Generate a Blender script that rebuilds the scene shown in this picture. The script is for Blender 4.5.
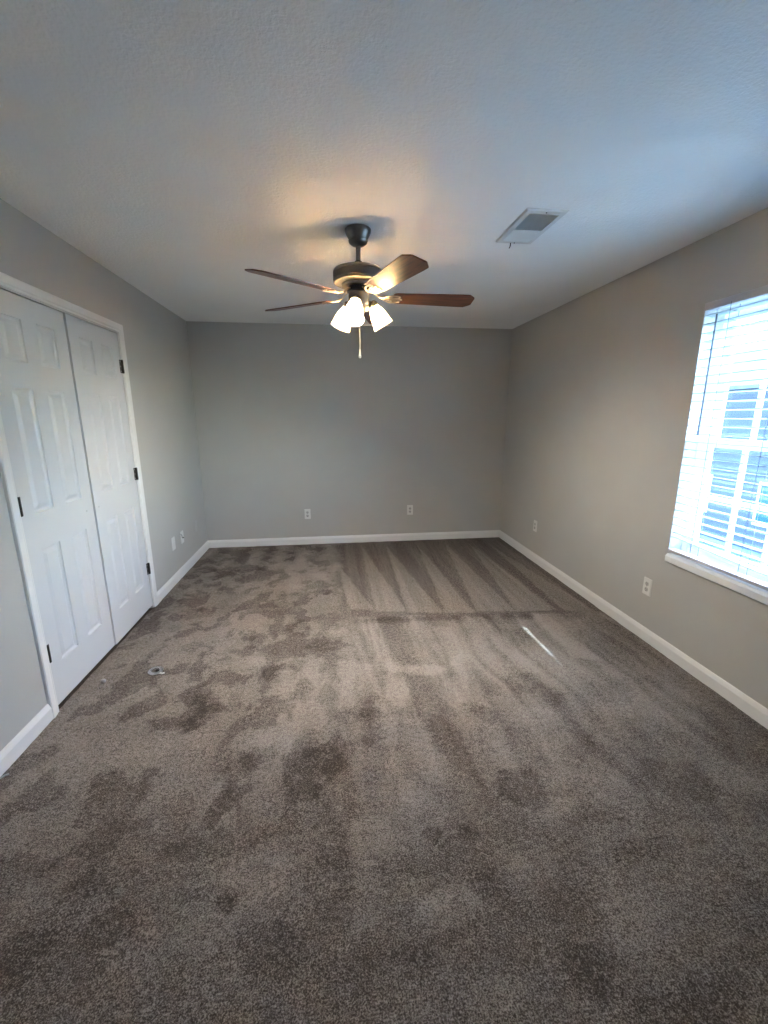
import bpy, bmesh, math, random
import numpy as np
from mathutils import Vector, Matrix
random.seed(7)
for o in list(bpy.data.objects): bpy.data.objects.remove(o)
SC = bpy.context.scene
COL = SC.collection
PI = math.pi

# ------------------------------------------------------------------ room size
W, D, H, Y0 = 3.515, 4.905, 2.44, -0.6
TH = 0.13

# ------------------------------------------------------------------ camera
cam_d = bpy.data.cameras.new('camera'); cam = bpy.data.objects.new('camera', cam_d); COL.objects.link(cam)
yaw, pit, rol = 0.124267, -0.222923, -0.00172
cy_, sy_, cp_, sp_ = math.cos(yaw), math.sin(yaw), math.cos(pit), math.sin(pit)
fwd = Vector((sy_*cp_, cy_*cp_, sp_)); rt = Vector((cy_, -sy_, 0)); up = rt.cross(fwd)
cr_, sr_ = math.cos(rol), math.sin(rol)
r2 = rt*cr_ + up*sr_; u2 = up*cr_ - rt*sr_
cam.matrix_world = Matrix(((r2.x, u2.x, -fwd.x, 1.43834), (r2.y, u2.y, -fwd.y, 0), (r2.z, u2.z, -fwd.z, 1.4838), (0, 0, 0, 1)))
cam_d.sensor_fit = 'HORIZONTAL'; cam_d.sensor_width = 36; cam_d.lens = 423.19/768*36
cam_d.clip_start = 0.02; cam_d.clip_end = 300
SC.camera = cam

# ------------------------------------------------------------------ light and exposure
SKY_STRENGTH = 3.7
SUN_STRENGTH = 19.0
BULB_STRENGTH = 2900.0
EXPOSURE = 0.32
SKY_TINT = (0.68, 0.99, 1.36, 1)
SC.view_settings.view_transform = 'Standard'; SC.view_settings.look = 'None'
SC.view_settings.gamma = 1; SC.view_settings.use_curve_mapping = False
SC.view_settings.exposure = EXPOSURE
SC.cycles.use_denoising = True
SC.cycles.max_bounces = 14; SC.cycles.diffuse_bounces = 8; SC.cycles.transmission_bounces = 10
SC.cycles.transparent_max_bounces = 16; SC.cycles.sample_clamp_indirect = 70; SC.cycles.caustics_reflective = False; SC.cycles.caustics_refractive = False
world = bpy.data.worlds.new('sky'); SC.world = world; world.use_nodes = True
wn = world.node_tree; wn.nodes.clear()
sky = wn.nodes.new('ShaderNodeTexSky'); sky.sky_type = 'NISHITA'; sky.sun_disc = False
sky.sun_elevation = math.radians(41); sky.sun_rotation = math.radians(113); sky.altitude = 100
bgn = wn.nodes.new('ShaderNodeBackground'); bgn.inputs['Strength'].default_value = SKY_STRENGTH
won = wn.nodes.new('ShaderNodeOutputWorld')
tint = wn.nodes.new('ShaderNodeMixRGB'); tint.blend_type = 'MULTIPLY'; tint.inputs[0].default_value = 1; tint.inputs[2].default_value = SKY_TINT
wn.links.new(sky.outputs[0], tint.inputs[1]); wn.links.new(tint.outputs[0], bgn.inputs['Color']); wn.links.new(bgn.outputs[0], won.inputs[0])
SUN_DIR = Vector((-1, 0.53, -0.96)).normalized()
sd = bpy.data.lights.new('sun', 'SUN'); sd.energy = SUN_STRENGTH; sd.angle = math.radians(0.4); sd.color = (0.78, 0.93, 1.0)
so = bpy.data.objects.new('sun', sd); COL.objects.link(so); so.location = (8, -3, 6)
so.rotation_euler = SUN_DIR.to_track_quat('-Z', 'Y').to_euler()
pd = bpy.data.lights.new('window_portal', 'AREA'); pd.shape = 'RECTANGLE'; pd.size = 1.5; pd.size_y = 1.05
pd.cycles.is_portal = True
po = bpy.data.objects.new('window_portal', pd); COL.objects.link(po); po.location = (W+0.16, 1.79, 1.37)
po.rotation_euler = Vector((-1, 0, 0)).to_track_quat('-Z', 'Y').to_euler()

# ------------------------------------------------------------------ materials
def nodes(name):
    m = bpy.data.materials.new(name); m.use_nodes = True
    return m, m.node_tree, m.node_tree.nodes['Principled BSDF']
def sock(b, *names):
    for n in names:
        if n in b.inputs: return b.inputs[n]
def mat(name, col, rough=0.5, metal=0.0, bump=None, var=0.0, spec=None):
    """colour with a faint noise variation, optional bump = (scale, strength, distance)"""
    m, nt, b = nodes(name)
    b.inputs['Base Color'].default_value = (*col, 1); b.inputs['Roughness'].default_value = rough
    b.inputs['Metallic'].default_value = metal
    if spec is not None: sock(b, 'Specular IOR Level').default_value = spec
    tc = nt.nodes.new('ShaderNodeTexCoord')
    if var:
        n = nt.nodes.new('ShaderNodeTexNoise'); n.inputs['Scale'].default_value = 3.0; n.inputs['Detail'].default_value = 4
        r = nt.nodes.new('ShaderNodeValToRGB')
        r.color_ramp.elements[0].position = 0.3; r.color_ramp.elements[1].position = 0.7
        r.color_ramp.elements[0].color = (*[c*(1-var) for c in col], 1); r.color_ramp.elements[1].color = (*[min(1, c*(1+var)) for c in col], 1)
        nt.links.new(tc.outputs['Object'], n.inputs['Vector']); nt.links.new(n.outputs['Fac'], r.inputs[0]); nt.links.new(r.outputs[0], b.inputs['Base Color'])
    if bump:
        n2 = nt.nodes.new('ShaderNodeTexNoise'); n2.inputs['Scale'].default_value = bump[0]; n2.inputs['Detail'].default_value = 3
        bp = nt.nodes.new('ShaderNodeBump'); bp.inputs['Strength'].default_value = bump[1]; bp.inputs['Distance'].default_value = bump[2]
        nt.links.new(tc.outputs['Object'], n2.inputs['Vector']); nt.links.new(n2.outputs['Fac'], bp.inputs['Height']); nt.links.new(bp.outputs[0], b.inputs['Normal'])
    return m
M = {}
M['wall'] = mat('grey_wall_paint', (0.49, 0.475, 0.445), 0.55, bump=(90, 0.25, 0.0015), var=0.02)
M['ceiling'] = mat('white_ceiling_texture', (0.90, 0.91, 0.90), 0.9, bump=(85, 0.8, 0.004), var=0.015)
M['trim'] = mat('white_trim_paint', (0.80, 0.79, 0.77), 0.35, var=0.01)
M['door'] = mat('white_door_paint', (0.66, 0.66, 0.665), 0.38, var=0.01)
M['closet'] = mat('closet_drywall', (0.35, 0.34, 0.32), 0.9)
M['bronze'] = mat('dark_bronze', (0.035, 0.03, 0.025), 0.35, 0.8)
M['steel'] = mat('small_steel', (0.55, 0.55, 0.55), 0.3, 1.0)
M['pewter'] = mat('pewter_metal', (0.20, 0.18, 0.16), 0.40, 1.0, var=0.08)
M['iron'] = mat('bracket_metal', (0.72, 0.62, 0.52), 0.28, 1.0, var=0.08)
M['black'] = mat('black_rubber', (0.012, 0.012, 0.012), 0.5)
M['plastic'] = mat('white_plastic', (0.76, 0.75, 0.72), 0.35)
M['painted_plate'] = mat('painted_cover_plate', (0.52, 0.51, 0.49), 0.5)
M['slot'] = mat('outlet_slot', (0.03, 0.03, 0.03), 0.6)
M['socket'] = mat('outlet_face', (0.50, 0.49, 0.46), 0.4)
M['vinyl'] = mat('white_vinyl', (0.88, 0.89, 0.90), 0.35)
M['vent'] = mat('vent_enamel', (0.72, 0.72, 0.70), 0.4)
M['dark_backing'] = mat('painted_duct_shade', (0.03, 0.03, 0.028), 0.8)
M['wand'] = mat('blind_wand', (0.22, 0.23, 0.27), 0.25)
M['cord'] = mat('blind_cord', (0.22, 0.23, 0.26), 0.8)
M['rail'] = mat('blind_rail', (0.62, 0.60, 0.62), 0.45)
M['siding'] = mat('neighbour_siding', (0.085, 0.078, 0.088), 0.8, var=0.06)
M['shingle'] = mat('roof_shingle', (0.16, 0.15, 0.15), 0.95, bump=(30, 0.5, 0.02), var=0.2)
M['dark_glass'] = mat('neighbour_window_glass', (0.03, 0.08, 0.16), 0.1)
M['ground'] = mat('outdoor_ground', (0.26, 0.27, 0.22), 0.95, var=0.25)

def blind_mat():
    m, nt, b = nodes('white_blind_slat')
    b.inputs['Base Color'].default_value = (0.60, 0.66, 0.68, 1); b.inputs['Roughness'].default_value = 0.45
    t = nt.nodes.new('ShaderNodeBsdfTranslucent'); t.inputs[0].default_value = (0.75, 0.82, 0.86, 1)
    mx = nt.nodes.new('ShaderNodeMixShader'); mx.inputs[0].default_value = 0.04
    out = nt.nodes['Material Output']
    nt.links.new(b.outputs[0], mx.inputs[1]); nt.links.new(t.outputs[0], mx.inputs[2]); nt.links.new(mx.outputs[0], out.inputs[0])
    return m
M['slat'] = blind_mat()
def glass_mat():
    m, nt, b = nodes('window_glass'); nt.nodes.remove(b)
    tr = nt.nodes.new('ShaderNodeBsdfTransparent'); tr.inputs[0].default_value = (0.93, 0.96, 0.97, 1)
    gl = nt.nodes.new('ShaderNodeBsdfGlossy'); gl.inputs['Roughness'].default_value = 0.02
    mx = nt.nodes.new('ShaderNodeMixShader'); mx.inputs[0].default_value = 0.05
    nt.links.new(tr.outputs[0], mx.inputs[1]); nt.links.new(gl.outputs[0], mx.inputs[2])
    nt.links.new(mx.outputs[0], nt.nodes['Material Output'].inputs[0])
    return m
M['glass'] = glass_mat()
def clear_plastic():
    m, nt, b = nodes('clear_plastic'); nt.nodes.remove(b)
    tr = nt.nodes.new('ShaderNodeBsdfTransparent'); tr.inputs[0].default_value = (0.95, 0.95, 0.97, 1)
    gl = nt.nodes.new('ShaderNodeBsdfGlossy'); gl.inputs['Roughness'].default_value = 0.15
    mx = nt.nodes.new('ShaderNodeMixShader'); mx.inputs[0].default_value = 0.5
    nt.links.new(tr.outputs[0], mx.inputs[1]); nt.links.new(gl.outputs[0], mx.inputs[2])
    nt.links.new(mx.outputs[0], nt.nodes['Material Output'].inputs[0])
    return m
M['clear'] = clear_plastic()
def shade_mat():
    m, nt, b = nodes('frosted_shade_glass')
    b.inputs['Base Color'].default_value = (0.86, 0.74, 0.52, 1); b.inputs['Roughness'].default_value = 0.3
    t = nt.nodes.new('ShaderNodeBsdfTranslucent'); t.inputs[0].default_value = (1.0, 0.90, 0.74, 1)
    mx = nt.nodes.new('ShaderNodeMixShader'); mx.inputs[0].default_value = 0.36
    nt.links.new(b.outputs[0], mx.inputs[1]); nt.links.new(t.outputs[0], mx.inputs[2]); nt.links.new(mx.outputs[0], nt.nodes['Material Output'].inputs[0])
    return m
M['shade'] = shade_mat()
def bulb_mat():
    m, nt, b = nodes('lit_bulb')
    b.inputs['Base Color'].default_value = (0.9, 0.9, 0.85, 1)
    b.inputs['Emission Color'].default_value = (1.0, 0.92, 0.82, 1); b.inputs['Emission Strength'].default_value = BULB_STRENGTH
    return m
M['bulb'] = bulb_mat()
def wood_mat():
    m, nt, b = nodes('mahogany_blade')
    tc = nt.nodes.new('ShaderNodeTexCoord'); mp = nt.nodes.new('ShaderNodeMapping'); mp.inputs['Scale'].default_value = (3, 45, 20)
    n = nt.nodes.new('ShaderNodeTexNoise'); n.inputs['Scale'].default_value = 2.2; n.inputs['Detail'].default_value = 6; n.inputs['Distortion'].default_value = 0.6
    r = nt.nodes.new('ShaderNodeValToRGB'); r.color_ramp.elements[0].position = 0.35; r.color_ramp.elements[1].position = 0.7
    r.color_ramp.elements[0].color = (0.055, 0.016, 0.009, 1); r.color_ramp.elements[1].color = (0.20, 0.060, 0.028, 1)
    nt.links.new(tc.outputs['Object'], mp.inputs[0]); nt.links.new(mp.outputs[0], n.inputs['Vector']); nt.links.new(n.outputs['Fac'], r.inputs[0]); nt.links.new(r.outputs[0], b.inputs['Base Color'])
    b.inputs['Roughness'].default_value = 0.32; sock(b, 'Coat Weight').default_value = 0.3; sock(b, 'Coat Roughness').default_value = 0.25
    return m
M['wood'] = wood_mat()
def siding_bump(m):
    nt = m.node_tree; b = nt.nodes['Principled BSDF']
    tc = nt.nodes.new('ShaderNodeTexCoord'); w = nt.nodes.new('ShaderNodeTexWave'); w.bands_direction = 'Z'; w.wave_profile = 'SAW'; w.inputs['Scale'].default_value = 1.6
    bp = nt.nodes.new('ShaderNodeBump'); bp.inputs['Strength'].default_value = 0.6; bp.inputs['Distance'].default_value = 0.03
    nt.links.new(tc.outputs['Object'], w.inputs[0]); nt.links.new(w.outputs['Fac'], bp.inputs['Height']); nt.links.new(bp.outputs[0], b.inputs['Normal'])
siding_bump(M['siding'])
CARPET_DARK = (0.090, 0.072, 0.062); CARPET_LIGHT = (0.258, 0.226, 0.204)
def carpet_mat():
    m, nt, b = nodes('brown_cut_pile_carpet'); N = nt.nodes; L = nt.links
    b.inputs['Roughness'].default_value = 1.0; sock(b, 'Specular IOR Level').default_value = 0.05
    at = N.new('ShaderNodeAttribute'); at.attribute_name = 'pile'
    tc = N.new('ShaderNodeTexCoord')
    def noise(scale, det=2, rough=0.6):
        n = N.new('ShaderNodeTexNoise'); n.inputs['Scale'].default_value = scale; n.inputs['Detail'].default_value = det; n.inputs['Roughness'].default_value = rough
        L.new(tc.outputs['Object'], n.inputs['Vector']); return n
    g1 = noise(210, 3, 0.8); g2 = noise(55, 3)
    mp = N.new('ShaderNodeMapRange'); mp.inputs['From Min'].default_value = 0.30; mp.inputs['From Max'].default_value = 0.70
    mp.inputs['To Min'].default_value = -0.62; mp.inputs['To Max'].default_value = 0.62; mp.clamp = False
    L.new(g1.outputs['Fac'], mp.inputs[0])
    mq = N.new('ShaderNodeMapRange'); mq.inputs['From Min'].default_value = 0.3; mq.inputs['From Max'].default_value = 0.7
    mq.inputs['To Min'].default_value = -0.17; mq.inputs['To Max'].default_value = 0.17
    L.new(g2.outputs['Fac'], mq.inputs[0])
    a1 = N.new('ShaderNodeMath'); a1.operation = 'ADD'; L.new(at.outputs['Fac'], a1.inputs[0]); L.new(mp.outputs[0], a1.inputs[1])
    a2 = N.new('ShaderNodeMath'); a2.operation = 'ADD'; L.new(a1.outputs[0], a2.inputs[0]); L.new(mq.outputs[0], a2.inputs[1])
    r = N.new('ShaderNodeValToRGB'); r.color_ramp.elements[0].color = (*[c*0.55 for c in CARPET_DARK], 1); r.color_ramp.elements[1].color = (*[min(1, c*1.35) for c in CARPET_LIGHT], 1)
    e = r.color_ramp.elements.new(0.3); e.color = (*CARPET_DARK, 1); e = r.color_ramp.elements.new(0.7); e.color = (*CARPET_LIGHT, 1)
    L.new(a2.outputs[0], r.inputs[0]); L.new(r.outputs[0], b.inputs['Base Color'])
    bp = N.new('ShaderNodeBump'); bp.inputs['Strength'].default_value = 0.7; bp.inputs['Distance'].default_value = 0.006
    L.new(g1.outputs['Fac'], bp.inputs['Height']); L.new(bp.outputs[0], b.inputs['Normal'])
    return m
M['carpet'] = carpet_mat()

# ------------------------------------------------------------------ mesh helpers
def BM(): return bmesh.new()
def box(bm, x0, x1, y0, y1, z0, z1, mtx=None):
    v = [bm.verts.new(p) for p in ((x0,y0,z0),(x1,y0,z0),(x1,y1,z0),(x0,y1,z0),(x0,y0,z1),(x1,y0,z1),(x1,y1,z1),(x0,y1,z1))]
    if mtx: 
        for q in v: q.co = mtx @ q.co
    for f in ((0,3,2,1),(4,5,6,7),(0,1,5,4),(1,2,6,5),(2,3,7,6),(3,0,4,7)): bm.faces.new([v[i] for i in f])
    return v
def prism(bm, prof, axis, a, b):
    """extrude a 2-D outline (list of (u, v)) between a and b along 'x', 'y' or 'z'"""
    def P(u, v, t): return {'x': (t, u, v), 'y': (u, t, v), 'z': (u, v, t)}[axis]
    A = [bm.verts.new(P(u, v, a)) for u, v in prof]; B = [bm.verts.new(P(u, v, b)) for u, v in prof]
    n = len(prof)
    for i in range(n): bm.faces.new((A[i], A[(i+1) % n], B[(i+1) % n], B[i]))
    bm.faces.new(A[::-1]); bm.faces.new(B)
def lathe(bm, prof, origin=(0,0,0), direction=(0,0,1), seg=32, closed=False):
    """prof = list of (radius, height along direction)"""
    o = Vector(origin); q = Vector((0,0,1)).rotation_difference(Vector(direction).normalized())
    rings = []
    for r, h in prof:
        if r < 1e-6: rings.append([bm.verts.new(o + q @ Vector((0,0,h)))])
        else: rings.append([bm.verts.new(o + q @ Vector((r*math.cos(2*PI*k/seg), r*math.sin(2*PI*k/seg), h))) for k in range(seg)])
    pairs = list(zip(rings, rings[1:]))
    if closed: pairs.append((rings[-1], rings[0]))
    for a, b in pairs:
        for k in range(seg):
            k2 = (k+1) % seg
            if len(a) == 1 and len(b) == 1: continue
            if len(a) == 1: bm.faces.new((a[0], b[k2], b[k]))
            elif len(b) == 1: bm.faces.new((a[k], a[k2], b[0]))
            else: bm.faces.new((a[k], a[k2], b[k2], b[k]))
def tube(bm, pts, r, seg=8, closed=False, flat=1.0):
    """round (or flattened in z) tube along points"""
    pts = [Vector(p) for p in pts]; n = len(pts); rings = []
    for i, p in enumerate(pts):
        a = pts[(i-1) % n] if (closed or i > 0) else pts[i]; b = pts[(i+1) % n] if (closed or i < n-1) else pts[i]
        t = (b-a).normalized()
        ref = Vector((0,0,1)) if abs(t.z) < 0.9 else Vector((1,0,0))
        s = t.cross(ref).normalized(); u = s.cross(t).normalized()
        rr = r[i] if isinstance(r, (list, tuple)) else r
        rings.append([bm.verts.new(p + s*math.cos(2*PI*k/seg)*rr + u*math.sin(2*PI*k/seg)*rr*flat) for k in range(seg)])
    for i in range(n if closed else n-1):
        a, b = rings[i], rings[(i+1) % n]
        for k in range(seg): bm.faces.new((a[k], a[(k+1) % seg], b[(k+1) % seg], b[k]))
    if not closed:
        bm.faces.new(rings[0][::-1]); bm.faces.new(rings[-1])
def obj(name, bm, m, parent=None, smooth=False, bevel=0.0, mtx=None):
    bmesh.ops.remove_doubles(bm, verts=bm.verts, dist=1e-6) if bevel else None
    bmesh.ops.recalc_face_normals(bm, faces=bm.faces)
    me = bpy.data.meshes.new(name); bm.to_mesh(me); bm.free()
    if mtx: me.transform(mtx)
    me.materials.append(M[m])
    o = bpy.data.objects.new(name, me); COL.objects.link(o)
    if parent: o.parent = parent
    if smooth:
        for p in me.polygons: p.use_smooth = True
        es = o.modifiers.new('edges', 'EDGE_SPLIT'); es.split_angle = math.radians(38)
    if bevel:
        b = o.modifiers.new('bevel', 'BEVEL'); b.width = bevel; b.segments = 2; b.limit_method = 'ANGLE'
    return o
def tag(o, label=None, cat=None, group=None, kind=None):
    if label: o['label'] = label
    if cat: o['category'] = cat
    if group: o['group'] = group
    if kind: o['kind'] = kind
    return o
def empty(name, loc=(0,0,0), rz=0):
    o = bpy.data.objects.new(name, None); COL.objects.link(o); o.location = loc; o.rotation_euler = (0, 0, rz); o.empty_display_size = 0.1
    return o
def struct(name, bm, m, label, cat='structure', **k):
    return tag(obj(name, bm, m, **k), label, cat, kind='structure')

# ------------------------------------------------------------------ floor (carpet) with pile marks
WEDGES = [[[1.46, 4.21], [1.55, 3.09], [1.74, 3.06]], [[1.76, 4.82], [1.75, 3.03], [1.99, 3.0]], [[2.05, 4.75], [1.99, 2.98], [2.26, 2.94]], [[2.42, 4.7], [2.28, 2.94], [2.51, 2.91]], [[2.76, 4.72], [2.53, 2.93], [2.83, 2.89]], [[3.05, 4.69], [2.84, 2.89], [3.16, 2.87]], [[3.27, 4.59], [3.21, 2.88], [3.46, 2.72]]]
STREAKS = [[[1.67, 2.95], [1.69, 2.95], [1.73, 2.34], [1.69, 2.34]], [[1.72, 2.94], [1.74, 2.94], [1.79, 2.2], [1.75, 2.21]], [[1.98, 2.94], [2.12, 2.92], [2.11, 2.16], [2.07, 2.39]], [[2.13, 2.73], [2.26, 2.71], [2.23, 1.83], [2.14, 1.9]], [[2.15, 2.33], [2.24, 2.37], [2.14, 1.9], [2.06, 1.91]], [[2.43, 2.85], [2.55, 2.84], [2.63, 2.1], [2.53, 2.11]], [[2.94, 2.85], [3.05, 2.8], [3.08, 2.17], [2.91, 2.23]], [[1.45, 2.38], [1.55, 2.36], [1.52, 1.92], [1.46, 1.93]]]
DARK = [[1.07, 1.06, 0.03, 0.03, 0.8], [1.29, 1.48, 0.08, 0.06, 0.9], [0.97, 1.45, 0.04, 0.09, 0.9], [0.91, 1.68, 0.04, 0.13, 0.6], [1.32, 1.69, 0.04, 0.04, 0.6], [1.43, 1.64, 0.04, 0.13, 0.6], [0.53, 0.99, 0.07, 0.05, 0.7], [0.74, 2.03, 0.05, 0.14, 0.5], [1.04, 1.66, 0.05, 0.04, 0.5], [0.64, 2.15, 0.05, 0.08, 0.5], [0.73, 1.03, 0.06, 0.05, 0.4], [0.54, 1.28, 0.1, 0.12, 0.3], [1.37, 1.12, 0.09, 0.09, 0.4], [0.81, 1.38, 0.05, 0.12, 0.3], [1.2, 0.94, 0.09, 0.07, 0.3], [1.62, 1.8, 0.05, 0.2, 0.4], [1.41, 1.24, 0.05, 0.11, 0.4], [1.03, 1.09, 0.1, 0.03, 0.4], [2.16, 1.34, 0.09, 0.08, 0.8], [1.76, 1.22, 0.03, 0.03, 0.7], [1.88, 1.2, 0.03, 0.03, 0.6], [2.08, 0.81, 0.07, 0.06, 0.5], [1.9, 1.01, 0.06, 0.06, 0.3], [2.84, 1.33, 0.14, 0.11, 0.4], [1.93, 1.63, 0.05, 0.17, 0.5], [2.21, 1.77, 0.05, 0.07, 0.4], [2.4, 1.2, 0.12, 0.04, 0.4], [2.55, 1.06, 0.14, 0.03, 0.3], [1.64, 0.85, 0.08, 0.04, 0.4], [2.48, 1.56, 0.12, 0.09, 0.3], [2.5, 2.03, 0.09, 0.1, 0.4], [2.52, 1.89, 0.14, 0.08, 0.4], [0.52, 4.13, 0.23, 0.09, 0.7], [0.36, 3.98, 0.08, 0.09, 0.6], [0.36, 3.16, 0.12, 0.08, 0.6], [0.28, 2.94, 0.06, 0.06, 0.5], [0.9, 2.68, 0.07, 0.08, 0.6], [1.19, 2.35, 0.06, 0.05, 0.5], [0.49, 2.68, 0.07, 0.07, 0.5], [0.66, 2.15, 0.08, 0.09, 0.6], [1.06, 2.26, 0.06, 0.1, 0.6], [1.4, 2.04, 0.04, 0.1, 0.6], [1.15, 2.84, 0.08, 0.1, 0.6], [1.0, 3.21, 0.12, 0.06, 0.6], [1.35, 3.44, 0.07, 0.05, 0.7], [1.37, 2.6, 0.11, 0.13, 0.6], [0.75, 2.03, 0.04, 0.1, 0.4], [0.88, 2.07, 0.04, 0.07, 0.4], [1.6, 1.95, 0.04, 0.17, 0.5], [0.68, 2.39, 0.09, 0.13, 0.3]]
LIGHT = [[1.73, 0.96, 0.09, 0.06, 0.8], [1.57, 1.24, 0.07, 0.07, 0.5], [1.72, 1.4, 0.04, 0.06, 0.5], [1.77, 2.03, 0.06, 0.14, 0.5], [2.07, 1.07, 0.08, 0.06, 0.5], [2.24, 1.24, 0.11, 0.05, 0.5], [2.32, 0.89, 0.14, 0.07, 0.4], [2.35, 0.79, 0.18, 0.05, 0.4], [3.12, 1.25, 0.09, 0.05, 0.5], [2.83, 1.06, 0.17, 0.05, 0.4], [2.56, 1.29, 0.09, 0.12, 0.5], [1.93, 2.21, 0.15, 0.05, 0.6], [1.82, 0.75, 0.08, 0.03, 0.4], [2.73, 2.16, 0.18, 0.16, 0.5], [3.14, 1.85, 0.17, 0.28, 0.5], [2.11, 1.71, 0.12, 0.07, 0.4], [1.84, 1.55, 0.09, 0.12, 0.4], [1.17, 1.1, 0.2, 0.1, 0.3], [1.26, 1.22, 0.11, 0.06, 0.5], [1.02, 1.57, 0.13, 0.32, 0.4], [1.28, 2.01, 0.13, 0.28, 0.5], [1.16, 1.79, 0.1, 0.23, 0.4], [0.56, 1.43, 0.08, 0.1, 0.2], [1.02, 0.98, 0.07, 0.05, 0.3], [0.46, 1.16, 0.08, 0.07, 0.3], [1.53, 1.62, 0.02, 0.19, 0.5], [1.46, 1.69, 0.01, 0.33, 0.4], [0.83, 0.95, 0.09, 0.08, 0.2], [1.96, 2.2, 0.12, 0.05, 0.7], [1.76, 2.02, 0.05, 0.11, 0.7], [1.71, 2.26, 0.1, 0.05, 0.5], [2.07, 1.95, 0.04, 0.13, 0.6], [1.51, 2.2, 0.1, 0.12, 0.4], [2.39, 1.81, 0.15, 0.12, 0.4], [2.79, 2.04, 0.19, 0.11, 0.4], [2.78, 2.3, 0.13, 0.14, 0.4], [2.74, 1.79, 0.11, 0.13, 0.4], [1.17, 3.98, 0.16, 0.63, 0.4], [0.87, 3.72, 0.21, 0.42, 0.3], [0.75, 2.92, 0.14, 0.19, 0.4], [1.33, 2.27, 0.09, 0.12, 0.4], [0.81, 2.5, 0.15, 0.15, 0.3]]
def vnoise(x, y, seed):
    rs = np.random.RandomState(seed); T = rs.rand(256, 256)
    xi = np.floor(x).astype(int); yi = np.floor(y).astype(int); fx = x-xi; fy = y-yi
    fx = fx*fx*(3-2*fx); fy = fy*fy*(3-2*fy)
    g = lambda a, b: T[a % 256, b % 256]
    return (g(xi, yi)*(1-fx)+g(xi+1, yi)*fx)*(1-fy) + (g(xi, yi+1)*(1-fx)+g(xi+1, yi+1)*fx)*fy
def fbm(x, y, s, seed, octv=4):
    v = 0; a = 0.5; t = 0
    for k in range(octv):
        v = v + a*vnoise(x*s*2**k+17.3*k, y*s*2**k+9.1*k, seed+k); t += a; a *= 0.5
    return v/t
def sstep(a, b, v):
    t = np.clip((v-a)/(b-a), 0, 1); return t*t*(3-2*t)
def poly_mask(X, Y, poly, soft):
    """soft mask of a convex polygon"""
    c = np.mean(np.array(poly), axis=0); m = np.full(X.shape, 1e9)
    n = len(poly)
    for i in range(n):
        x0, y0 = poly[i]; x1, y1 = poly[(i+1) % n]
        nx, ny = y1-y0, x0-x1; l = math.hypot(nx, ny)
        if l < 1e-6: continue
        nx /= l; ny /= l
        d = (X-x0)*nx + (Y-y0)*ny
        if (c[0]-x0)*nx + (c[1]-y0)*ny < 0: d = -d
        m = np.minimum(m, d)
    return sstep(-soft, soft, m)
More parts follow.
